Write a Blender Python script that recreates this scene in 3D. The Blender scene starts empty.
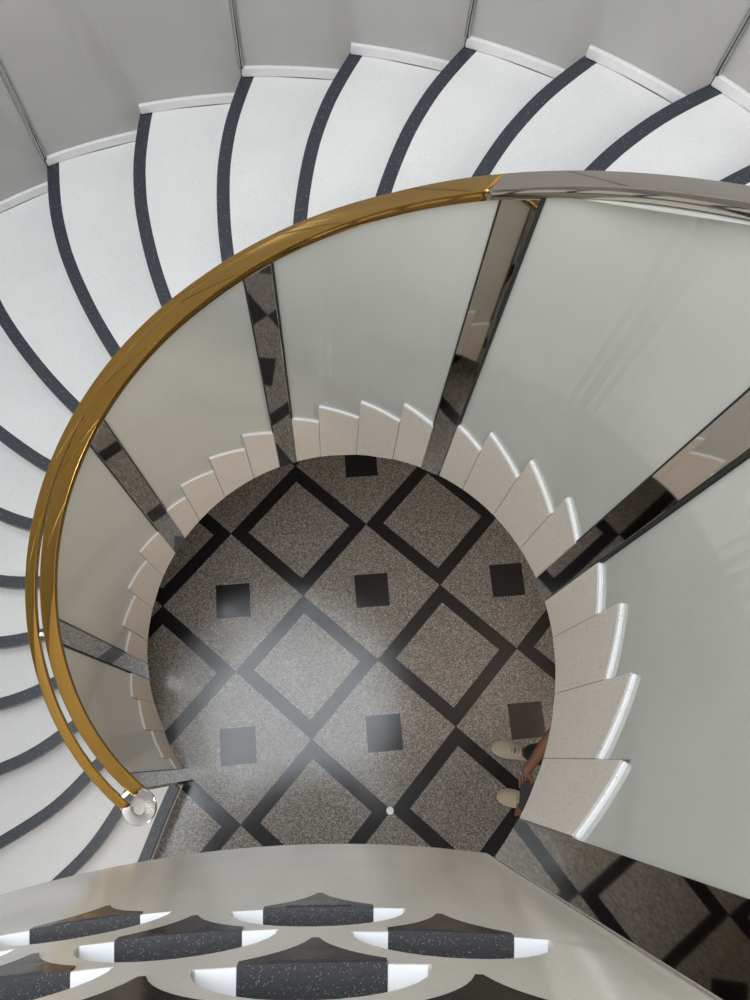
import bpy, bmesh, math, random
from mathutils import Vector, Matrix
from mathutils.geometry import delaunay_2d_cdt

random.seed(5)
PI = math.pi
sc = bpy.context.scene
COL = sc.collection

# ------------------------------------------------------------------ layout
AX, AY = -0.3304, 0.4483          # axis of the stair well
RI = 0.9046                       # inner face of the string
RO = 2.768                         # treads end at the outer wall
TH0, DTH = -2.2076, 0.19578       # azimuth of the first riser, angle of one step
H = 0.165                         # rise of one step
CT, CB = 0.042, -0.3706           # string top / bottom above the helix
NST = 24

def th(i):
    return TH0 - DTH * i

def pol(i, R, z):
    t = th(i)
    return Vector((AX + R * math.cos(t), AY + R * math.sin(t), z))

# ------------------------------------------------------------------ materials
def new_mat(name):
    m = bpy.data.materials.new(name)
    m.use_nodes = True
    nt = m.node_tree
    return m, nt, nt.nodes['Principled BSDF']

def N(nt, kind, **kw):
    n = nt.nodes.new(kind)
    for k, v in kw.items():
        setattr(n, k, v)
    return n

def ramp(nt, fac, stops, interp='LINEAR'):
    r = N(nt, 'ShaderNodeValToRGB')
    r.color_ramp.interpolation = interp
    els = r.color_ramp.elements
    els[0].position, els[0].color = stops[0][0], (*stops[0][1], 1)
    els[1].position, els[1].color = stops[-1][0], (*stops[-1][1], 1)
    for p, c in stops[1:-1]:
        e = els.new(p); e.color = (*c, 1)
    nt.links.new(fac, r.inputs[0])
    return r.outputs[0]

def mixc(nt, fac, a, b):
    m = N(nt, 'ShaderNodeMix', data_type='RGBA')
    L = nt.links
    if hasattr(fac, 'is_linked'): L.new(fac, m.inputs[0])
    else: m.inputs[0].default_value = fac
    for s, v in ((m.inputs[6], a), (m.inputs[7], b)):
        if hasattr(v, 'is_linked'): L.new(v, s)
        else: s.default_value = (*v, 1)
    return m.outputs[2]

def pos(nt):
    return N(nt, 'ShaderNodeNewGeometry').outputs['Position']

def simple(name, col, rough=.5, metal=0., spec=.5, coat=0.):
    m, nt, b = new_mat(name)
    # a faint tonal variation keeps every surface procedural
    n = N(nt, 'ShaderNodeTexNoise'); n.inputs['Scale'].default_value = 3.1
    nt.links.new(pos(nt), n.inputs['Vector'])
    c = ramp(nt, n.outputs['Fac'], [(.3, tuple(x * .97 for x in col)), (.7, tuple(min(1, x * 1.03) for x in col))])
    nt.links.new(c, b.inputs['Base Color'])
    b.inputs['Roughness'].default_value = rough
    b.inputs['Metallic'].default_value = metal
    b.inputs['Specular IOR Level'].default_value = spec
    b.inputs['Coat Weight'].default_value = coat
    return m

def terrazzo(name, base, dark, light, rough=.35, scale=130., amount=.15, spec=.5, tone=.04, light_amount=.12):
    m, nt, b = new_mat(name)
    L = nt.links
    P = pos(nt)
    v = N(nt, 'ShaderNodeTexVoronoi'); v.inputs['Scale'].default_value = scale
    L.new(P, v.inputs['Vector'])
    sep = N(nt, 'ShaderNodeSeparateColor'); L.new(v.outputs['Color'], sep.inputs[0])
    n = N(nt, 'ShaderNodeTexNoise'); n.inputs['Scale'].default_value = 2.3; L.new(P, n.inputs['Vector'])
    basec = ramp(nt, n.outputs['Fac'], [(.3, tuple(x * (1 - tone) for x in base)), (.7, tuple(min(1, x * (1 + tone)) for x in base))])
    chip = N(nt, 'ShaderNodeMath', operation='LESS_THAN'); L.new(sep.outputs[0], chip.inputs[0]); chip.inputs[1].default_value = amount
    small = N(nt, 'ShaderNodeMath', operation='LESS_THAN'); L.new(v.outputs['Distance'], small.inputs[0]); small.inputs[1].default_value = .42
    mul = N(nt, 'ShaderNodeMath', operation='MULTIPLY'); L.new(chip.outputs[0], mul.inputs[0]); L.new(small.outputs[0], mul.inputs[1])
    c1 = mixc(nt, mul.outputs[0], basec, dark)
    chip2 = N(nt, 'ShaderNodeMath', operation='LESS_THAN'); L.new(sep.outputs[1], chip2.inputs[0]); chip2.inputs[1].default_value = light_amount
    mul2 = N(nt, 'ShaderNodeMath', operation='MULTIPLY'); L.new(chip2.outputs[0], mul2.inputs[0]); L.new(small.outputs[0], mul2.inputs[1])
    c2 = mixc(nt, mul2.outputs[0], c1, light)
    L.new(c2, b.inputs['Base Color'])
    b.inputs['Roughness'].default_value = rough
    b.inputs['Specular IOR Level'].default_value = spec
    return m

M = {}
M['white_terrazzo'] = terrazzo('white_terrazzo', (.69, .68, .67), (.50, .46, .42), (.78, .78, .77), .42, 230, .05)
M['string_terrazzo'] = terrazzo('string_terrazzo', (.60, .545, .485), (.33, .28, .23), (.68, .65, .60), .42, 210, .09)
M['black_terrazzo'] = terrazzo('black_terrazzo', (.026, .030, .042), (.011, .012, .015), (.20, .21, .23), .34, 190, .25, light_amount=.05)
M['sill_terrazzo'] = terrazzo('sill_terrazzo', (.030, .030, .034), (.008, .008, .009), (.17, .17, .18), .5, 640, .35, light_amount=.12)
M['inlay_black'] = terrazzo('inlay_black', (.018, .016, .015), (.010, .009, .009), (.03, .03, .03), .12, 480, .2)
M['parapet_terrazzo'] = terrazzo('parapet_terrazzo', (.68, .64, .58), (.55, .51, .46), (.72, .69, .65), .13, 420, .06, tone=.06)
M['white_stone'] = simple('white_stone', (.86, .87, .90), .35)
M['steel'] = simple('mirror_steel', (.66, .645, .62), .03, 1.0)
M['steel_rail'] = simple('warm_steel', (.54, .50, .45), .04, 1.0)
M['ring_steel'] = simple('bright_steel', (.93, .93, .93), .16, 1.0)
M['gasket'] = simple('black_gasket', (.015, .014, .013), .6)
M['steel_dark'] = simple('brushed_steel', (.55, .54, .52), .10, 1.0)
M['golden'] = simple('reflected_gold_tint', (.54, .32, .082), .06, 1.0)  # gold mirrored in the polished steel, put into the base colour
M['glass'] = simple('grey_green_glass', (.485, .485, .445), .045, 0, .5)
M['cladding'] = simple('grey_glass_cladding', (.40, .385, .37), .12, 0, .5)
M['wall'] = simple('wall_paint', (.55, .53, .50), .7)
M['ceiling'] = simple('ceiling_paint', (.20, .19, .18), .8)
M['soffit'] = simple('soffit_plaster', (.50, .47, .43), .6)
M['lamp_frame'] = simple('lamp_frame_metal', (.6, .6, .6), .4, .5)
M['skin'] = simple('skin', (.20, .085, .045), .5)
M['canvas'] = simple('shoe_canvas', (.40, .33, .25), .8)
M['sole'] = simple('shoe_sole', (.50, .46, .39), .6)
M['trousers'] = simple('black_cloth', (.012, .012, .014), .9)
M['shirt'] = simple('dark_shirt', (.03, .035, .05), .9)
M['hair'] = simple('dark_hair', (.015, .011, .009), .6)
M['phone'] = simple('phone_black', (.01, .01, .012), .6)
M['eye'] = simple('eye_white', (.7, .68, .65), .3)
M['lip'] = simple('lip', (.24, .08, .06), .5)

def floor_material():
    m, nt, b = new_mat('floor_terrazzo')
    L = nt.links
    gx, gy, ga, gs = -0.38392, 0.99574, -0.55000, 0.66885
    P = pos(nt)
    def math_(op, a, bb=None, c=None):
        n = N(nt, 'ShaderNodeMath', operation=op)
        for k, v in enumerate((a, bb, c)):
            if v is None: continue
            if hasattr(v, 'is_linked'): L.new(v, n.inputs[k])
            else: n.inputs[k].default_value = v
        return n.outputs[0]
    sp = N(nt, 'ShaderNodeSeparateXYZ'); L.new(P, sp.inputs[0])
    x = math_('SUBTRACT', sp.outputs[0], gx); y = math_('SUBTRACT', sp.outputs[1], gy)
    ca, sa = math.cos(ga) / gs, math.sin(ga) / gs
    u = math_('ADD', math_('MULTIPLY', x, ca), math_('MULTIPLY', y, sa))
    v = math_('ADD', math_('MULTIPLY', x, sa), math_('MULTIPLY', y, -ca))
    fu, fv = math_('FLOOR', u), math_('FLOOR', v)
    par = math_('FLOORED_MODULO', math_('ADD', fu, fv), 2.0)
    pu = math_('ABSOLUTE', math_('SUBTRACT', math_('SUBTRACT', u, fu), .5))
    pv = math_('ABSOLUTE', math_('SUBTRACT', math_('SUBTRACT', v, fv), .5))
    mx = math_('MAXIMUM', pu, pv)
    frame = math_('MULTIPLY', math_('GREATER_THAN', mx, .5 - .128), math_('LESS_THAN', par, .5))
    small = math_('MULTIPLY', math_('LESS_THAN', math_('ADD', pu, pv), .242), math_('GREATER_THAN', par, .5))
    joint = math_('GREATER_THAN', mx, .4965)
    black = math_('MAXIMUM', math_('MAXIMUM', frame, small), joint)
    # grey chippings
    vo = N(nt, 'ShaderNodeTexVoronoi'); vo.inputs['Scale'].default_value = 170; L.new(P, vo.inputs['Vector'])
    se = N(nt, 'ShaderNodeSeparateColor'); L.new(vo.outputs['Color'], se.inputs[0])
    chips = ramp(nt, se.outputs[0], [(0, (.05, .044, .039)), (.35, (.125, .110, .096)), (.65, (.27, .245, .22)), (1, (.52, .49, .45))])
    fine = N(nt, 'ShaderNodeTexNoise'); fine.inputs['Scale'].default_value = 160; fine.inputs['Detail'].default_value = 2; L.new(P, fine.inputs['Vector'])
    matrix_ = ramp(nt, fine.outputs['Fac'], [(.35, (.075, .066, .058)), (.65, (.23, .207, .185))])
    grey = mixc(nt, .55, matrix_, chips)
    bn = N(nt, 'ShaderNodeTexNoise'); bn.inputs['Scale'].default_value = 220; L.new(P, bn.inputs['Vector'])
    blk = ramp(nt, bn.outputs['Fac'], [(.4, (.006, .006, .007)), (.75, (.016, .016, .018))])
    col = mixc(nt, black, grey, blk)
    L.new(col, b.inputs['Base Color'])
    sm = N(nt, 'ShaderNodeTexNoise'); sm.inputs['Scale'].default_value = 5.; sm.inputs['Detail'].default_value = 4; L.new(P, sm.inputs['Vector'])
    rr = N(nt, 'ShaderNodeMapRange'); L.new(sm.outputs['Fac'], rr.inputs[0]); rr.inputs[3].default_value = .10; rr.inputs[4].default_value = .24
    L.new(rr.outputs[0], b.inputs['Roughness'])
    b.inputs['Specular IOR Level'].default_value = .55
    return m
M['floor'] = floor_material()

# ------------------------------------------------------------------ mesh helpers
def link(name, me, mat, parent=None, smooth=False):
    o = bpy.data.objects.new(name, me)
    COL.objects.link(o)
    if mat: me.materials.append(mat)
    if parent: o.parent = parent
    if smooth:
        for p in me.polygons: p.use_smooth = True
    return o

def from_bm(name, bm, mat, parent=None, smooth=False):
    bmesh.ops.recalc_face_normals(bm, faces=bm.faces)
    me = bpy.data.meshes.new(name)
    bm.to_mesh(me); bm.free()
    return link(name, me, mat, parent, smooth)

def tag(o, label=None, cat=None, group=None, kind=None):
    if label: o['label'] = label
    if cat: o['category'] = cat
    if group: o['group'] = group
    if kind: o['kind'] = kind
    return o

def empty(name, loc):
    o = bpy.data.objects.new(name, None)
    o.location = loc; o.empty_display_size = .05
    COL.objects.link(o)
    return o

def child(o, parent):
    """parent o, built in world coordinates, to an empty that has a location only"""
    o.parent = parent
    o.matrix_parent_inverse = Matrix.Translation(-Vector(parent.location))
    return o

def dens(poly, step):
    out = []
    n = len(poly)
    for k in range(n):
        a, b = Vector(poly[k]), Vector(poly[(k + 1) % n])
        m = max(1, int(math.ceil((b - a).length / step)))
        for j in range(m): out.append(a + (b - a) * (j / m))
    return out

def inside(p, poly):
    x, y = p; c = False
    n = len(poly)
    for k in range(n):
        x1, y1 = poly[k]; x2, y2 = poly[(k + 1) % n]
        if (y1 > y) != (y2 > y) and x < (x2 - x1) * (y - y1) / (y2 - y1) + x1: c = not c
    return c

def edge_clear(p, poly, d):
    for k in range(len(poly)):
        a = Vector(poly[k]); b = Vector(poly[(k + 1) % len(poly)])
        ab = b - a; l = ab.length_squared
        t = 0 if l == 0 else max(0, min(1, (Vector(p) - a).dot(ab) / l))
        if (a + ab * t - Vector(p)).length < d: return False
    return True

def plate(bm, outer, fmap, d0, d1, step=.06, holes=(), grid=True, close_holes=False):
    """fill a 2-D outline (with holes), map it with fmap(u, v, d) at depths d0 and d1, close the sides"""
    loops = [dens(outer, step)] + [dens(h, step) for h in holes]
    pts, edges = [], []
    for lp in loops:
        s = len(pts)
        pts += [Vector(p) for p in lp]
        edges += [(s + k, s + (k + 1) % len(lp)) for k in range(len(lp))]
    if grid:
        us = [p[0] for p in loops[0]]; vs = [p[1] for p in loops[0]]
        nu = int((max(us) - min(us)) / step); nv = int((max(vs) - min(vs)) / (step * 2))
        for a in range(1, nu):
            for b in range(1, max(2, nv)):
                q = (min(us) + (max(us) - min(us)) * a / nu + .0003 * b, min(vs) + (max(vs) - min(vs)) * b / max(2, nv) + .0002 * a)
                if inside(q, loops[0]) and edge_clear(q, loops[0], step * .3) and all(not inside(q, h) and edge_clear(q, h, step * .3) for h in loops[1:]):
                    pts.append(Vector(q))
    vco, _, faces, *_ = delaunay_2d_cdt(pts, edges, [], 0, 1e-6)
    keep = []
    for f in faces:
        c = sum((vco[k] for k in f), Vector((0, 0))) / len(f)
        if inside(c, loops[0]) and not any(inside(c, h) for h in loops[1:]): keep.append(f)
    used = sorted({k for f in keep for k in f})
    A = {k: bm.verts.new(fmap(vco[k][0], vco[k][1], d0)) for k in used}
    B = {k: bm.verts.new(fmap(vco[k][0], vco[k][1], d1)) for k in used}
    cnt = {}
    for f in keep:
        bm.faces.new([A[k] for k in f]); bm.faces.new([B[k] for k in reversed(f)])
        for j in range(len(f)):
            a, b = f[j], f[(j + 1) % len(f)]
            cnt.setdefault((min(a, b), max(a, b)), []).append((a, b))
    for e, l in cnt.items():
        if len(l) == 1:
            a, b = l[0]
            bm.faces.new([A[b], A[a], B[a], B[b]])
    return bm

def solid(name, outer, fmap, d0, d1, mat, parent=None, step=.06, holes=(), grid=True, bevel=0., local=True):
    bm = plate(bmesh.new(), outer, fmap, d0, d1, step, holes, grid)
    o = from_bm(name, bm, mat)
    if parent is not None: child(o, parent)
    if bevel:
        b = o.modifiers.new('edge', 'BEVEL'); b.width = bevel; b.segments = 2; b.limit_method = 'ANGLE'; b.angle_limit = math.radians(50)
    return o

def drum(i, z, R):            # (i, z) unrolled on the well cylinder, depth = radius
    return pol(i, R, z)

def plan(x, y, z):
    return Vector((x, y, z))

def sweep(bm, path, frames, section, cap=True):
    rings = []
    for p, (a, b) in zip(path, frames):
        rings.append([bm.verts.new(p + a * s + b * t) for s, t in section])
    n = len(section)
    for r0, r1 in zip(rings, rings[1:]):
        for k in range(n):
            bm.faces.new([r0[k], r0[(k + 1) % n], r1[(k + 1) % n], r1[k]])
    if cap:
        bm.faces.new(list(reversed(rings[0]))); bm.faces.new(rings[-1])
    return bm

def rect_section(w, h, r):
    out = []
    for cx, cy, a0 in ((w / 2 - r, h / 2 - r, 0), (-w / 2 + r, h / 2 - r, 90), (-w / 2 + r, -h / 2 + r, 180), (w / 2 - r, -h / 2 + r, 270)):
        for k in range(4):
            a = math.radians(a0 + 30 * k)
            out.append((cx + r * math.cos(a), cy + r * math.sin(a)))
    return out

def box_bm(bm, c, ax, ay, az, sx, sy, sz):
    vs = [bm.verts.new(c + ax * (sx / 2 * i) + ay * (sy / 2 * j) + az * (sz / 2 * k)) for i in (-1, 1) for j in (-1, 1) for k in (-1, 1)]
    for f in ((0, 1, 3, 2), (4, 6, 7, 5), (0, 4, 5, 1), (2, 3, 7, 6), (0, 2, 6, 4), (1, 5, 7, 3)):
        bm.faces.new([vs[k] for k in f])
    return bm

ORD = ['zeroth', 'first', 'second', 'third', 'fourth', 'fifth', 'sixth', 'seventh', 'eighth', 'ninth', 'tenth', 'eleventh', 'twelfth', 'thirteenth',
       'fourteenth', 'fifteenth', 'sixteenth', 'seventeenth', 'eighteenth', 'nineteenth', 'twentieth', 'twenty-first', 'twenty-second', 'twenty-third', 'twenty-fourth']

# ------------------------------------------------------------------ stair steps
DELTA = [(.90, 1.08), (.95, 1.0), (1.07, .76), (1.2, .53), (1.3, .38), (1.4, .26), (1.5, .185), (1.6, .155), (1.8, .15), (2.0, .18), (2.2, .235), (2.35, .30), (2.5, .38), (2.77, .56), (2.9, .65)]
def delta(R):
    P = DELTA
    if R <= P[0][0]: return P[0][1]
    for k in range(len(P) - 1):
        if R <= P[k + 1][0]:
            x0, y0 = P[k]; x1, y1 = P[k + 1]
            m0 = (P[k + 1][1] - P[k - 1][1]) / (P[k + 1][0] - P[k - 1][0]) if k else (y1 - y0) / (x1 - x0)
            m1 = (P[k + 2][1] - y0) / (P[k + 2][0] - x0) if k + 2 < len(P) else (y1 - y0) / (x1 - x0)
            hh = x1 - x0; t = (R - x0) / hh
            return (2 * t**3 - 3 * t**2 + 1) * y0 + (t**3 - 2 * t**2 + t) * hh * m0 + (-2 * t**3 + 3 * t**2) * y1 + (t**3 - t**2) * hh * m1
    return P[-1][1]

RS = [.962 + (RO - .962) * k / 30 for k in range(31)]
def nose(n, off=0.):
    """front edge of tread n in plan, moved up-stair by off (true distance)"""
    pts = []
    for R in RS:
        i = n - 1 + delta(R)
        slope = (delta(R + .01) - delta(R - .01)) / .02 * DTH * R
        di = off * math.sqrt(1 + min(slope * slope, 2.0)) / (R * DTH)
        p = pol(i + di, R, 0)
        pts.append((p.x, p.y))
    return pts

def ztread(n): return H * (n + 1) + .07
def zbot(i): return max(0.0, H * i + CB)

POST_AT = [.26, 4.04, 8.06, 12.06, 16.05, 20.0, 24.20]
PW = .088                                   # post width
pa = PW / 2 / (RI * DTH)                    # half width in step units

def block_range(b):
    a0, a1 = b - 1 + .006, b - .006
    for c in POST_AT:
        if a0 < c + pa and a1 > c - pa:
            if c < (a0 + a1) / 2: a0 = max(a0, c + pa + .012)
            else: a1 = min(a1, c - pa - (.04 if c > 24 else .012))
    return a0, a1

panel_word = ['first', 'second', 'third', 'fourth', 'fifth', 'sixth']
place_word = ['lowest', 'second', 'third', 'topmost']
for n in range(NST):
    z = ztread(n)
    c = pol(n + .5, 1.8, z)
    root = empty('stair_step', c)
    tag(root, f'{ORD[n + 1]} step up from the floor, {place_word[n % 4]} of four along the {panel_word[n // 4]} glass panel', 'step', 'terrazzo steps of the spiral stair')
    W = .061
    fr, st = nose(n), nose(n, W)
    bk = nose(n + 1, .05) if n < NST - 1 else nose(n + 1, .0)
    body = st + bk[::-1]
    solid('tread', body, plan, z - .05, z, M['white_terrazzo'], root, .09, grid=False)
    solid('nosing_strip', fr + st[::-1], plan, z - .05, z + .0008, M['black_terrazzo'], root, .09, grid=False)
    r0, r1 = nose(n, .02), nose(n, .045)
    zb = ztread(n - 1) if n else 0.0
    solid('riser', r0 + r1[::-1], plan, zb + .0005, z - .0505, M['white_terrazzo'], root, .09, grid=False)
    # block of the inner string beside this step
    b = n + 1
    a0, a1 = block_range(b)
    if b == 23: a1 += .035
    if b == 24: a0 += .035
    zt = H * b + CT - .012 - (.018 if b == 24 else 0)
    low = [(a0 + (a1 - a0) * k / 8, zbot(a0 + (a1 - a0) * k / 8)) for k in range(9)]
    o = solid('string_block', low + [(a1, zt), (a0, zt)], drum, RI, .957, M['string_terrazzo'], root, .12, bevel=.002)
    solid('ledge_cap', [(a0, zt + .0003), (a1, zt + .0003), (a1, zt + .012), (a0, zt + .012)], drum, RI + .0005, .957, M['white_terrazzo'], root, .12, bevel=.004)
    # skirting on the outer wall
    s0, s1 = n - 1 + .565, n + .565
    sk = [(s0, z + .0015), (s1, z + .0015), (s1, z + .058), (s0, z + .058)]
    solid('wall_skirting', sk, drum, RO - .012, RO + .028, M['white_terrazzo'], root, .12, bevel=.006)

# continuous underside of the flight
def soffit():
    bm = bmesh.new()
    i0, i1, k = 2.6, 24.0, 110
    Rs = (.962, 1.5, 2.1, RO - .003)
    rows = []
    for a in range(k + 1):
        i = i0 + (i1 - i0) * a / k
        zb = H * i + CB
        lo = [bm.verts.new(pol(i, R, zb + .004)) for R in Rs]
        hi = [bm.verts.new(pol(i, R, zb + .07)) for R in Rs]
        rows.append(lo + hi[::-1])
    for r, s in zip(rows, rows[1:]):
        for j in range(8): bm.faces.new([r[j], r[(j + 1) % 8], s[(j + 1) % 8], s[j]])
    bm.faces.new(rows[0]); bm.faces.new(rows[-1][::-1])
    return from_bm('stair_soffit', bm, M['soffit'])
tag(soffit(), 'smooth plaster underside winding below the whole stair flight', 'soffit')

# ------------------------------------------------------------------ posts, glass, handrail
def hh(i):
    return 1.295 + .009 * max(0, i - 11)
def zrail(i): return H * i + CT + hh(i)     # top face of the handrail

def post(k):
    c = POST_AT[k]
    t = th(c)
    er = Vector((math.cos(t), math.sin(t), 0)); et = Vector((-er.y, er.x, 0)); ez = Vector((0, 0, 1))
    root_p = pol(c, RI, zbot(c))
    z0 = zbot(c) - (.0 if k == 0 else .004)
    bm = bmesh.new()
    # flat bar with its head cut to the slope of the rail
    w2 = PW / 2 + (.004 if k == 6 else 0)
    sl = H / (RI * DTH) 
    zt = zrail(c) - .039
    vs = []
    for rr in (RI - .002, RI + .024):
        for s in (-w2, w2):
            base = Vector((AX, AY, 0)) + er * rr + et * s
            top = zt - sl * s         # et points down the stair (i decreases with angle)
            bot = z0 if k == 0 else z0 - sl * s
            vs.append(bm.verts.new(base + ez * max(0, bot))); vs.append(bm.verts.new(base + ez * top))
    for f in ((0, 2, 3, 1), (4, 5, 7, 6), (0, 1, 5, 4), (2, 6, 7, 3), (0, 4, 6, 2), (1, 3, 7, 5)):
        bm.faces.new([vs[j] for j in f])
    o = from_bm('balustrade_post', bm, M['steel'])
    b = o.modifiers.new('edge', 'BEVEL'); b.width = .0012; b.segments = 1
    for sd in (-1, 1):
        if (k == 0 and sd == 1) or k == 6: continue
        bm = bmesh.new(); vs = []
        for rr in (RI - .0005, RI + .022):
            for s in (sd * (w2 + .0004), sd * (w2 + .0056)):
                base = Vector((AX, AY, 0)) + er * rr + et * s
                ci = c - s / (RI * DTH)
                bot = H * (math.floor(ci) + 1) + CT + .002
                vs.append(bm.verts.new(base + ez * bot)); vs.append(bm.verts.new(base + ez * (zt - sl * s)))
        for f in ((0, 2, 3, 1), (4, 5, 7, 6), (0, 1, 5, 4), (2, 6, 7, 3), (0, 4, 6, 2), (1, 3, 7, 5)):
            bm.faces.new([vs[j] for j in f])
        from_bm('gasket', bm, M['gasket'], o)['label'] = 'black gasket between steel and glass'
    return o

post_labels = ['mirror steel newel post standing on the floor below the white ring end of the handrail',
               'first mirror steel post up from the newel, beside the lower left glass',
               'second mirror steel post up from the newel, between second and third glass panels',
               'third mirror steel post up from the newel, reflecting a black floor square',
               'fourth mirror steel post up, below the gold-to-grey change of the handrail',
               'fifth mirror steel post up, dark at the foot with a white streak reflected',
               'wide mirror steel post between the topmost string block and the terrazzo parapet']
for k in range(7):
    tag(post(k), post_labels[k], 'post', 'mirror posts of the inner balustrade')

glass_labels = ['lowest glass panel, between the newel and the first post up',
                'second glass panel up from the newel, on the left of the well',
                'third glass panel up, between the two posts left of the top of the well',
                'fourth glass panel up, directly above the top of the floor opening',
                'fifth glass panel up, large and grey-green with faint white streaks',
                'topmost glass panel, right of the last string blocks beside the wide post']
for k in range(6):
    c0, c1 = POST_AT[k] + pa + .036, POST_AT[k + 1] - pa - (.034 if k == 5 else .036)
    top, bot = [], []
    m = 24
    for j in range(m + 1):
        i = c0 + (c1 - c0) * j / m
        top.append((i, zrail(i) - .041))
    i = c0
    b = int(math.floor(c0)) + 1
    while True:
        zt = H * b + CT + .002 - (.018 if b == 24 else 0)
        e = min(b, c1)
        bot += [(i, zt), (e, zt)]
        if e >= c1: break
        i = e; b += 1
    o = solid('glass_panel', bot + top[::-1], drum, RI + .0100, RI + .0200, M['glass'], None, .16)
    for p in o.data.polygons: p.use_smooth = False
    tag(o, glass_labels[k], 'glass panel', 'glass panels of the inner balustrade')

def helix_rail(i0, i1, R, dz, w, h, n):
    bm = bmesh.new(); path = []; fr = []
    for j in range(n + 1):
        i = i0 + (i1 - i0) * j / n; t = th(i)
        path.append(pol(i, R, zrail(i) - h / 2 + dz))
        fr.append((Vector((math.cos(t), math.sin(t), 0)), Vector((0, 0, 1))))
    return sweep(bm, path, fr, rect_section(w, h, .004))

R_TOP, R_LOW, DZL = .9325, 1.041, -.10
rail = empty('handrail', pol(0, R_TOP, zrail(0)))
tag(rail, 'polished steel double handrail, partly coloured as reflected gold, winding up the inner side of the stair', 'handrail')
I0, IB, I1 = .02, 15.6, 23.95  # IB: where the painted gold reflection stops
child(from_bm('gold_tinted_rail', helix_rail(I0, IB, R_TOP, 0, .063, .038, 190), M['golden'], smooth=True), rail)['label'] = 'polished upper bar with reflected gold painted in'
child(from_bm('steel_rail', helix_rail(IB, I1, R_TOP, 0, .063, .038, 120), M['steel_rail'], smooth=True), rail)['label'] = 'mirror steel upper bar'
child(from_bm('lower_rail', helix_rail(I0, I1, R_LOW, DZL, .044, .036, 300), M['golden'], smooth=True), rail)
# U-shaped end joining the two bars
def u_end():
    bm = bmesh.new(); path = []; fr = []
    t = th(I0); er = Vector((math.cos(t), math.sin(t), 0)); et = Vector((-er.y, er.x, 0))
    cR = (R_TOP + R_LOW) / 2; rad = (R_LOW - R_TOP) / 2
    cr = .064; off = .040; a0 = math.asin(off / cr) * .98
    for j in range(33):
        q = j / 32
        a = -a0 + (PI + 2 * a0) * q
        z = zrail(I0) - .022 + .01 + DZL * q
        path.append(Vector((AX, AY, 0)) + er * (cR - cr * math.cos(a)) + et * (off + cr * math.sin(a)) + Vector((0, 0, z)))
        fr.append((er * -math.cos(a) + et * math.sin(a), Vector((0, 0, 1))))
    return sweep(bm, path, fr, rect_section(.050, .034, .004))
child(from_bm('return_end', u_end(), M['ring_steel']), rail)['label'] = 'white gleaming ring-shaped end joining both bars'
for k in range(7):
    c = POST_AT[k]
    if c > I1: continue
    t = th(c); er = Vector((math.cos(t), math.sin(t), 0)); et = Vector((-er.y, er.x, 0)); ez = Vector((0, 0, 1))
    bm = bmesh.new()
    p = pol(c, (.968 + 1.024) / 2, zrail(c) - .046 + .008)
    box_bm(bm, pol(c, .973, zrail(c) - .125), er, et, ez, .09, .016, .016)
    o = child(from_bm('bracket', bm, M['steel_dark']), rail)

# ------------------------------------------------------------------ outer cladding
for q in range(12):
    n = q * 2
    s0, s1 = n - 1 + .565 + .012, n + 1 + .565 - .012
    zb0, zb1 = ztread(n) + .059, ztread(n + 1) + .059
    mid = n + .565
    up = 2.9
    poly = [(s0, zb0), (mid, zb0), (mid, zb1), (s1, zb1), (s1, zb1 + up), (s0, zb0 + up)]
    o = solid('cladding_panel', poly, drum, RO + .004, RO + .024, M['cladding'], None, .2)
    tag(o, f'grey glass wall cladding panel behind the {ORD[n + 1]} and {ORD[n + 2]} steps up from the floor', 'wall panel', 'grey cladding panels of the outer wall')
for q in range(1, 12):
    n = q * 2
    s = n - 1 + .565
    t = th(s); er = Vector((math.cos(t), math.sin(t), 0)); et = Vector((-er.y, er.x, 0)); ez = Vector((0, 0, 1))
    bm = bmesh.new()
    zb = ztread(n) + .059
    path = [pol(s, RO - .008, zb), pol(s, RO - .008, zb + 2.9)]
    sec = [(.012 * math.cos(a * PI / 8), .014 * math.sin(a * PI / 8)) for a in range(16)]
    sweep(bm, path, [(er, et)] * 2, sec)
    tag(from_bm('cladding_trim', bm, M['steel_dark'], smooth=True), f'thin steel rod over the wall joint at the {ORD[n + 1]} step up from the floor', 'trim rod', 'steel rods between the cladding panels')

# ------------------------------------------------------------------ setting
def struct(o): o['kind'] = 'structure'; return o
def slab(name, poly, z0, z1, mat, step=.5):
    return struct(solid(name, poly, plan, z0, z1, mat, None, step, grid=False))

slab('floor', [(-4.5, -6), (4.5, -6), (4.5, 4), (-4.5, 4)], -.1, 0, M['floor'], 2)
struct(solid('wall_outer', [(-.4, 0), (24.6, 0), (24.6, 8), (-.4, 8)], drum, RO + .03, RO + .13, M['wall'], None, .35))
slab('wall_front', [(-4.5, -5.6), (4.5, -5.6), (4.5, -5.4), (-4.5, -5.4)], 0, 8, M['wall'], 1)
slab('wall_left', [(-3.7, -5.4), (-3.5, -5.4), (-3.5, 1.2), (-3.7, 1.2)], 0, 8, M['wall'], 1)
slab('wall_right', [(3.5, -5.4), (3.7, -5.4), (3.7, 1.2), (3.5, 1.2)], 0, 8, M['wall'], 1)
slab('ceiling', [(-4.5, -5.6), (4.5, -5.6), (4.5, 4), (-4.5, 4)], 8.0, 8.15, M['ceiling'], 2)

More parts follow.
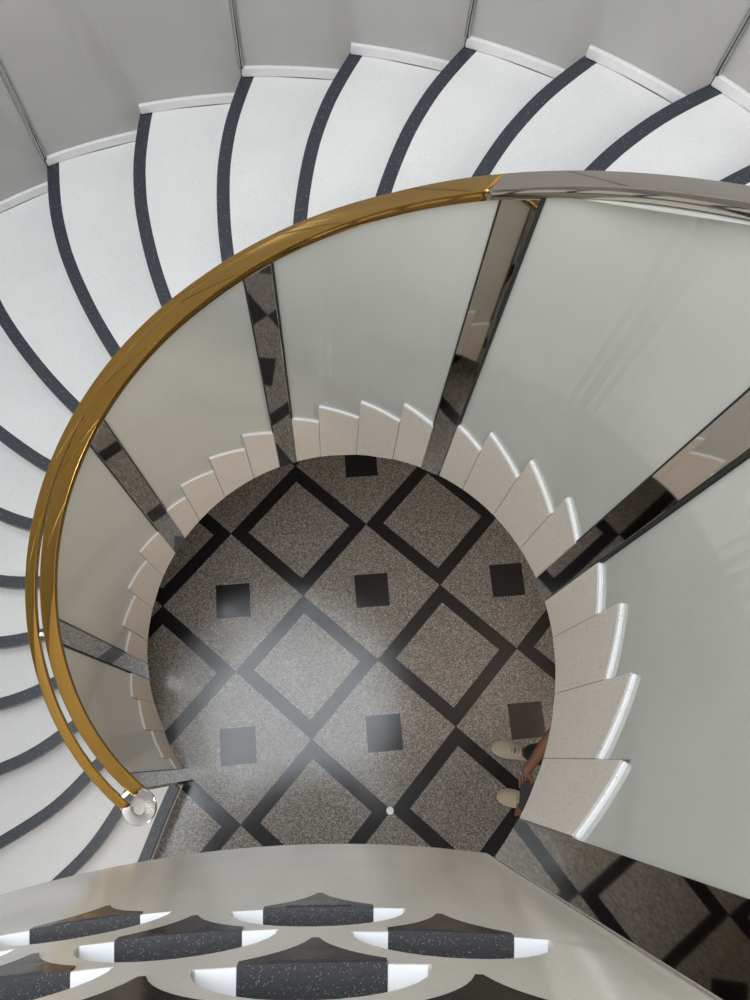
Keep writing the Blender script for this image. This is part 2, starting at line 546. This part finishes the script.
# landing behind the parapet
PCX, PCY, PR = .42, -2.748, 2.6
def pface(s, z, d):
    a = PI / 2 - s / PR
    return Vector((PCX + (PR - d) * math.cos(a), PCY + (PR - d) * math.sin(a), z))
S0, S1 = -2.05, -.0635
lp = []
for k in range(21):
    s = S0 + .0 + (S1 - S0) * k / 20
    p = pface(s, 0, .26); lp.append((p.x, p.y))
p24 = pol(24.6, 2.78, 0)
lp = lp + [(.62, -.40), (1.5, -.78), (1.95, -1.2), (2.2, -2.2), (2.2, -3.4), (-1.55, -3.4)]
slab('floor_landing', lp, 3.62, ztread(24), M['white_terrazzo'], .5)

# ------------------------------------------------------------------ terrazzo parapet with fish-scale niches
PB, PT = 3.545, 5.10
RIN, ROUT = .108, .148
PITCH, ROW = .2945, .1400
par = empty('balcony_parapet', pface(-.8, PB, .12))
tag(par, 'curved polished pale terrazzo parapet with black and white fish-scale niches', 'parapet')
scales = []
for r in range(6):
    z0 = 4.178 + ROW * r
    s = (-.412 if r % 2 == 0 else -.2665)
    while s > -1.75:
        if s + .15 < S1: scales.append((s, z0 - .13 * max(0, -.40 - s)))
        s -= PITCH
def opening(s, z0):
    zl = z0 + .122
    pts = []
    for k in range(17):
        a = PI * k / 16
        pts.append((s + RIN * math.cos(a), zl + .112 * math.sin(a)))
    return pts           # from the right horn over the top to the left horn
holes = [opening(s, z0) for s, z0 in scales if z0 + .25 < PT - .03]
scales = [q for q in scales if q[1] + .25 < PT - .03]
outer = [(S0, PB), (S1, PB), (S1, PT), (S0, PT)]
face = solid('parapet_wall', outer, pface, 0, .055, M['parapet_terrazzo'], par, .05, holes)
for p in face.data.polygons: p.use_smooth = False
bm = plate(bmesh.new(), outer, pface, .057, .24, .25)
child(from_bm('parapet_core', bm, M['parapet_terrazzo']), par)
cop = []
path, fr = [], []
bm = bmesh.new()
for k in range(41):
    s = S0 + (S1 - S0) * k / 40
    a = PI / 2 - s / PR
    path.append(pface(s, PT + .021, .12)); fr.append((Vector((math.cos(a), math.sin(a), 0)), Vector((0, 0, 1))))
sweep(bm, path, fr, rect_section(.26, .04, .012))
child(from_bm('coping', bm, M['parapet_terrazzo'], smooth=True), par)

def arc_neighbour(s, z0, side, x):
    """lower neighbour's rim circle: height over offset x from the scale centre"""
    cx_, cz_ = side * PITCH / 2, .122 - ROW
    v = ROUT**2 - (x - cx_)**2
    return cz_ + math.sqrt(max(v, 0))

for s, z0 in scales:
    # polished black inlay below the niche, its two sides concave
    pts = []
    e = .0
    n = 10
    xl = .068
    for k in range(n + 1):
        x = -xl + (xl - .0035) * k / n
        pts.append((s + x, z0 + min(.121, arc_neighbour(s, z0, -1, x))))
    for k in range(n + 1):
        x = .0035 + (xl - .0035) * k / n
        pts.append((s + x, z0 + min(.121, arc_neighbour(s, z0, 1, x))))
    pts += [(s + xl, z0 + .1215), (s - xl, z0 + .1215)]
    o = solid('scale_inlay', pts, pface, -.0016, .001, M['inlay_black'], par, .03, grid=False)
    # sill of the niche: black middle, white ends, all three lying flat
    zl = z0 + .122
    def sill(s_, d, z): return pface(s_, z, d)
    m = [(s - xl, -.0016), (s + xl, -.0016), (s + xl, .054), (s - xl, .054)]
    solid('niche_sill', m, sill, zl - .012, zl + .002, M['sill_terrazzo'], o, .03, grid=False)
    for sd in (-1, 1):
        x0, x1 = s + sd * (xl + .0004), s + sd * (RIN - .003)
        w = [(min(x0, x1), .0005), (max(x0, x1), .0005), (max(x0, x1), .054), (min(x0, x1), .054)]
        q = solid('sill_end', w, sill, zl - .012, zl + .0025, M['white_stone'], o, .03, grid=False)
        q['label'] = 'white stone end of the niche sill'

# ------------------------------------------------------------------ floor stud
bm = bmesh.new()
prof = [(0, .006), (.010, .006), (.012, .0045), (.015, .0045), (.017, .006), (.021, .005), (.024, 0)]
rings = []
for r, z in prof:
    if r == 0: rings.append([bm.verts.new((0, 0, z))]); continue
    rings.append([bm.verts.new((r * math.cos(a * PI / 12), r * math.sin(a * PI / 12), z)) for a in range(24)])
for a in range(24):
    bm.faces.new([rings[0][0], rings[1][a], rings[1][(a + 1) % 24]])
    for r0, r1 in zip(rings[1:], rings[2:]):
        bm.faces.new([r0[a], r1[a], r1[(a + 1) % 24], r0[(a + 1) % 24]])
o = from_bm('floor_stud', bm, M['white_stone'], smooth=True)
o.location = (.401, -.276, .0)
tag(o, 'small round metal stud set in the floor where two black diamonds meet', 'stud')

# ------------------------------------------------------------------ person below the stair
def skin_obj(name, verts, edges, radii, mat, parent, root=0, sub=2):
    me = bpy.data.meshes.new(name)
    me.from_pydata([tuple(v) for v in verts], edges, [])
    o = link(name, me, mat)
    s = o.modifiers.new('skin', 'SKIN'); s.use_smooth_shade = True
    for k, v in enumerate(me.skin_vertices[0].data):
        r = radii[k]
        v.radius = r if isinstance(r, tuple) else (r, r)
        v.use_root = (k == root)
    u = o.modifiers.new('sub', 'SUBSURF'); u.levels = sub; u.render_levels = sub
    if parent: child(o, parent)
    return o

def chain_obj(V):
    """V: {name: (pos, radius, parent name)} in order -> verts, edges, radii"""
    idx = {}; vs, es, rs = [], [], []
    for k, (nm, (p, r, par_)) in enumerate(V.items()):
        idx[nm] = k; vs.append(Vector(p)); rs.append(r)
        if par_: es.append((idx[par_], k))
    return vs, es, rs

def ellipsoid(bm, c, r, seg=20, rot=None):
    m = Matrix.Translation(c) @ (rot if rot else Matrix.Identity(4)) @ Matrix.Diagonal((*r, 1))
    bmesh.ops.create_uvsphere(bm, u_segments=seg, v_segments=seg // 2 + 2, radius=1, matrix=m)

def person():
    P = empty('person', (1.33, .06, 0))
    tag(P, 'person in pale shoes and black trousers standing half hidden under the stair edge', 'person')
    V = {}
    V['pelvis'] = ((1.37, .05, .95), (.135, .155), None)
    V['waist'] = ((1.36, .05, 1.10), (.12, .145), 'pelvis')
    V['chest'] = ((1.36, .05, 1.30), (.125, .165), 'waist')
    V['shoulders'] = ((1.365, .05, 1.45), (.09, .12), 'chest')
    V['neck'] = ((1.345, .05, 1.54), .055, 'shoulders')
    V['skull0'] = ((1.32, .05, 1.62), (.075, .072), 'neck')
    V['skull1'] = ((1.315, .05, 1.70), (.098, .082), 'skull0')
    V['skull2'] = ((1.325, .05, 1.775), (.062, .058), 'skull1')
    for sd, nm, toe, hip in ((1, 'r', (1.0, .21), .14), (-1, 'l', (1.066, -.082), -.04)):
        ax_, ay_ = toe[0] + .20, toe[1] - .012
        V['hip' + nm] = ((1.37, hip, .88), .088, 'pelvis')
        V['knee' + nm] = (((1.37 + ax_) / 2 - .0, (hip + ay_) / 2, .50), .060, 'hip' + nm)
        V['calf' + nm] = ((ax_ + .035, ay_, .36), .056, 'knee' + nm)
        V['ankle' + nm] = ((ax_ + .02, ay_, .11), .038, 'calf' + nm)
        V['heel' + nm] = ((ax_ + .015, ay_, .06), .036, 'ankle' + nm)
        V['ball' + nm] = ((ax_ - .09, ay_ + .004, .045), (.034, .026), 'heel' + nm)
    V['shr'] = ((1.365, .235, 1.42), .058, 'shoulders')
    V['elr'] = ((1.15, .335, 1.13), .041, 'shr')
    V['far'] = ((1.085, .235, 1.11), .039, 'elr')
    V['wrr'] = ((1.012, .095, 1.065), .026, 'far')
    V['par'] = ((.990, .050, 1.055), (.019, .036), 'wrr')
    V['shl'] = ((1.365, -.135, 1.42), .058, 'shoulders')
    V['ell'] = ((1.20, -.29, 1.13), .041, 'shl')
    V['fal'] = ((1.12, -.255, 1.11), .038, 'ell')
    V['wrl'] = ((1.005, -.185, 1.065), .026, 'fal')
    V['pal'] = ((.985, -.155, 1.055), (.019, .034), 'wrl')
    vs, es, rs = chain_obj(V)
    body = skin_obj('body', vs, es, rs, M['skin'], P)
    # fingers: each a short tapering chain rooted in the palm, curled over the phone
    def finger(base, tip, r, lift, nm='finger'):
        a, b = Vector(base), Vector(tip)
        pts = [a, a.lerp(b, .4) + Vector((0, 0, lift)), a.lerp(b, .75) + Vector((0, 0, lift * .7)), b]
        skin_obj(nm, pts, [(0, 1), (1, 2), (2, 3)], [r, r, r * .92, r * .75], M['skin'], body, sub=1)
    for k, (dx, L) in enumerate(((-.024, .068), (-.008, .076), (.008, .072), (.024, .056))):
        finger((.990 + dx, .048, 1.055), (1.0 + dx * .9, .048 - L, 1.043 - .004 * k), .0088, .006)
    finger((1.004, .070, 1.062), (1.030, .012, 1.080), .0100, .012, 'thumb')
    for k, (dx, L) in enumerate(((-.022, .066), (-.007, .074), (.008, .070), (.022, .054))):
        finger((.985 + dx, -.155, 1.055), (.996 + dx * .9, -.155 + L, 1.043 - .004 * k), .0085, .006)
    finger((1.0, -.175, 1.062), (1.028, -.115, 1.080), .0098, .012, 'thumb')
    # clothing
    T = {}
    T['p'] = ((1.372, .05, .95), (.148, .168), None)
    T['w'] = ((1.362, .05, 1.05), (.132, .156), 'p')
    for nm in 'rl':
        T['h' + nm] = (V['hip' + nm][0], .102, 'p')
        T['k' + nm] = (V['knee' + nm][0], .078, 'h' + nm)
        T['c' + nm] = (V['calf' + nm][0], .071, 'k' + nm)
        p = V['ankle' + nm][0]
        T['a' + nm] = ((p[0], p[1], .125), .056, 'c' + nm)
    vs, es, rs = chain_obj(T)
    skin_obj('trousers', vs, es, rs, M['trousers'], body)
    T = {}
    T['c'] = ((1.36, .05, 1.30), (.140, .180), None)
    T['w'] = ((1.36, .05, 1.08), (.135, .160), 'c')
    T['s'] = ((1.365, .05, 1.45), (.10, .13), 'c')
    for nm in 'rl':
        sh, el = Vector(V['sh' + nm][0]), Vector(V['el' + nm][0])
        T['s' + nm] = (tuple(sh), .072, 's')
        T['e' + nm] = (tuple(sh.lerp(el, .60)), .058, 's' + nm)
    vs, es, rs = chain_obj(T)
    skin_obj('shirt', vs, es, rs, M['shirt'], body)
    # head details: hair, nose, ears, eyes, mouth; the face looks down and towards -X
    bm = bmesh.new(); ellipsoid(bm, (1.348, .05, 1.745), (.098, .090, .082)); ellipsoid(bm, (1.375, .05, 1.69), (.062, .082, .085))
    child(from_bm('hair', bm, M['hair'], smooth=True), body)
    for sd in (-1, 1):
        bm = bmesh.new(); ellipsoid(bm, (1.325, .05 + sd * .084, 1.69), (.018, .008, .030), 12)
        child(from_bm('ear', bm, M['skin'], smooth=True), body)
        bm = bmesh.new(); ellipsoid(bm, (1.224, .05 + sd * .031, 1.705), (.009, .014, .007), 12)
        child(from_bm('eye', bm, M['eye'], smooth=True), body)
    bm = bmesh.new(); ellipsoid(bm, (1.212, .05, 1.680), (.018, .014, .026), 12)
    child(from_bm('nose', bm, M['skin'], smooth=True), body)
    bm = bmesh.new(); ellipsoid(bm, (1.236, .05, 1.640), (.010, .024, .007), 12)
    child(from_bm('mouth', bm, M['lip'], smooth=True), body)
    # shoes: sole, upper with a pointed toe cap, laces
    for toe, yaw in (((1.0, .21), -.07), ((1.066, -.082), -.06)):
        prof = [(0.0, .018, .030), (.02, .036, .045), (.06, .049, .058), (.11, .052, .070), (.16, .045, .084), (.20, .040, .094), (.25, .039, .098), (.275, .026, .085)]
        rot = Matrix.Translation((toe[0], toe[1], 0)) @ Matrix.Rotation(yaw, 4, 'Z')
        def ringset(bm, z0, zfun, grow):
            rings = []
            for x, w, h in prof:
                h = zfun(h); w = w + grow
                r = []
                for k in range(12):
                    a = 2 * PI * k / 12
                    yy = w * math.cos(a); zz = z0 + (h - z0) * (.5 + .5 * math.sin(a))
                    if math.sin(a) > .3: yy *= .86
                    r.append(bm.verts.new(rot @ Vector((x, yy, zz))))
                rings.append(r)
            for r0, r1 in zip(rings, rings[1:]):
                for k in range(12): bm.faces.new([r0[k], r0[(k + 1) % 12], r1[(k + 1) % 12], r1[k]])
            bm.faces.new(rings[0][::-1]); bm.faces.new(rings[-1])
            return bm
        up = from_bm('shoe', ringset(bmesh.new(), .018, lambda h: h, 0), M['canvas'], smooth=True)
        u = up.modifiers.new('sub', 'SUBSURF'); u.levels = 2; u.render_levels = 2
        child(up, body)
        so = from_bm('shoe_sole', ringset(bmesh.new(), .0, lambda h: .026, .004), M['sole'], smooth=True)
        child(so, body)
        for k in range(4):
            bm = bmesh.new()
            x = .105 + .022 * k; hz = .071 + .0125 * k
            path = [rot @ Vector((x, -.028 + .056 * j / 6, hz - .014 * ((j - 3) / 3) ** 2 + .003)) for j in range(7)]
            sweep(bm, path, [(Vector((1, 0, 0)), Vector((0, 0, 1)))] * 7, rect_section(.008, .006, .002))
            child(from_bm('shoe_lace', bm, M['sole']), body)
    return P
person()
bm = bmesh.new()
box_bm(bm, Vector((1.012, -.052, 1.062)), Vector((.97, 0, .26)).normalized(), Vector((0, 1, 0)), Vector((-.26, 0, .97)).normalized(), .074, .150, .009)
ph = from_bm('phone', bm, M['phone'])
bv = ph.modifiers.new('edge', 'BEVEL'); bv.width = .003; bv.segments = 2
tag(ph, 'black phone held in both hands of the person under the stair', 'phone')

# ------------------------------------------------------------------ light
def area(name, loc, size, power, col, tgt=None, sy=None):
    l = bpy.data.lights.new(name, 'AREA')
    l.shape = 'RECTANGLE'; l.size = size; l.size_y = sy or size
    l.energy = power; l.color = col
    o = bpy.data.objects.new(name, l); COL.objects.link(o)
    o.location = loc
    if tgt is not None:
        o.rotation_euler = (Vector(tgt) - Vector(loc)).to_track_quat('-Z', 'Y').to_euler()
    return o
area('skylight_lamp', (-1.3, -.2, 7.9), 4.2, 350, (.87, .94, 1.0))
for x, y in ((-2.2, -3.6), (.2, -4.4), (2.3, -3.3), (.3, -2.7)):
    area('ceiling_fill', (x, y, 7.9), 1.0, 92, (1.0, .97, .93))  # unseen fills above the lobby, added to even out the light
area('warm_fill', (2.12, .45, 2.0), .42, 31, (1.0, .85, .70), (-1.2, .75, 2.5))  # unseen warm fill under the flight, added to brighten the left glass
area('entrance_light', (1.2, -5.2, 1.6), 1.1, 70, (.92, .96, 1.0), (-.6, 0, .6), 1.1)

w = bpy.data.worlds.new('world'); sc.world = w; w.use_nodes = True
bg = w.node_tree.nodes['Background']
bg.inputs[0].default_value = (.9, .95, 1, 1); bg.inputs[1].default_value = .3

# ------------------------------------------------------------------ camera
F, C = 795.79, Vector((0, 0, 5.39516))
fw = Vector((0, .30920902, -.9509941)); rt = Vector((.98778785, .14816951, .04817627)); up = Vector((-.15580487, .93938042, .30543291))
cam = bpy.data.cameras.new('camera')
cam.sensor_fit = 'HORIZONTAL'; cam.sensor_width = 36; cam.lens = F / 750 * 36; cam.clip_start = .02
co = bpy.data.objects.new('camera', cam); COL.objects.link(co)
co.matrix_world = Matrix(((rt.x, up.x, -fw.x, C.x), (rt.y, up.y, -fw.y, C.y), (rt.z, up.z, -fw.z, C.z), (0, 0, 0, 1)))
sc.camera = co
vs_ = sc.view_settings
vs_.view_transform = 'Standard'; vs_.look = 'None'; vs_.gamma = 1; vs_.use_curve_mapping = False
vs_.exposure = 0.0
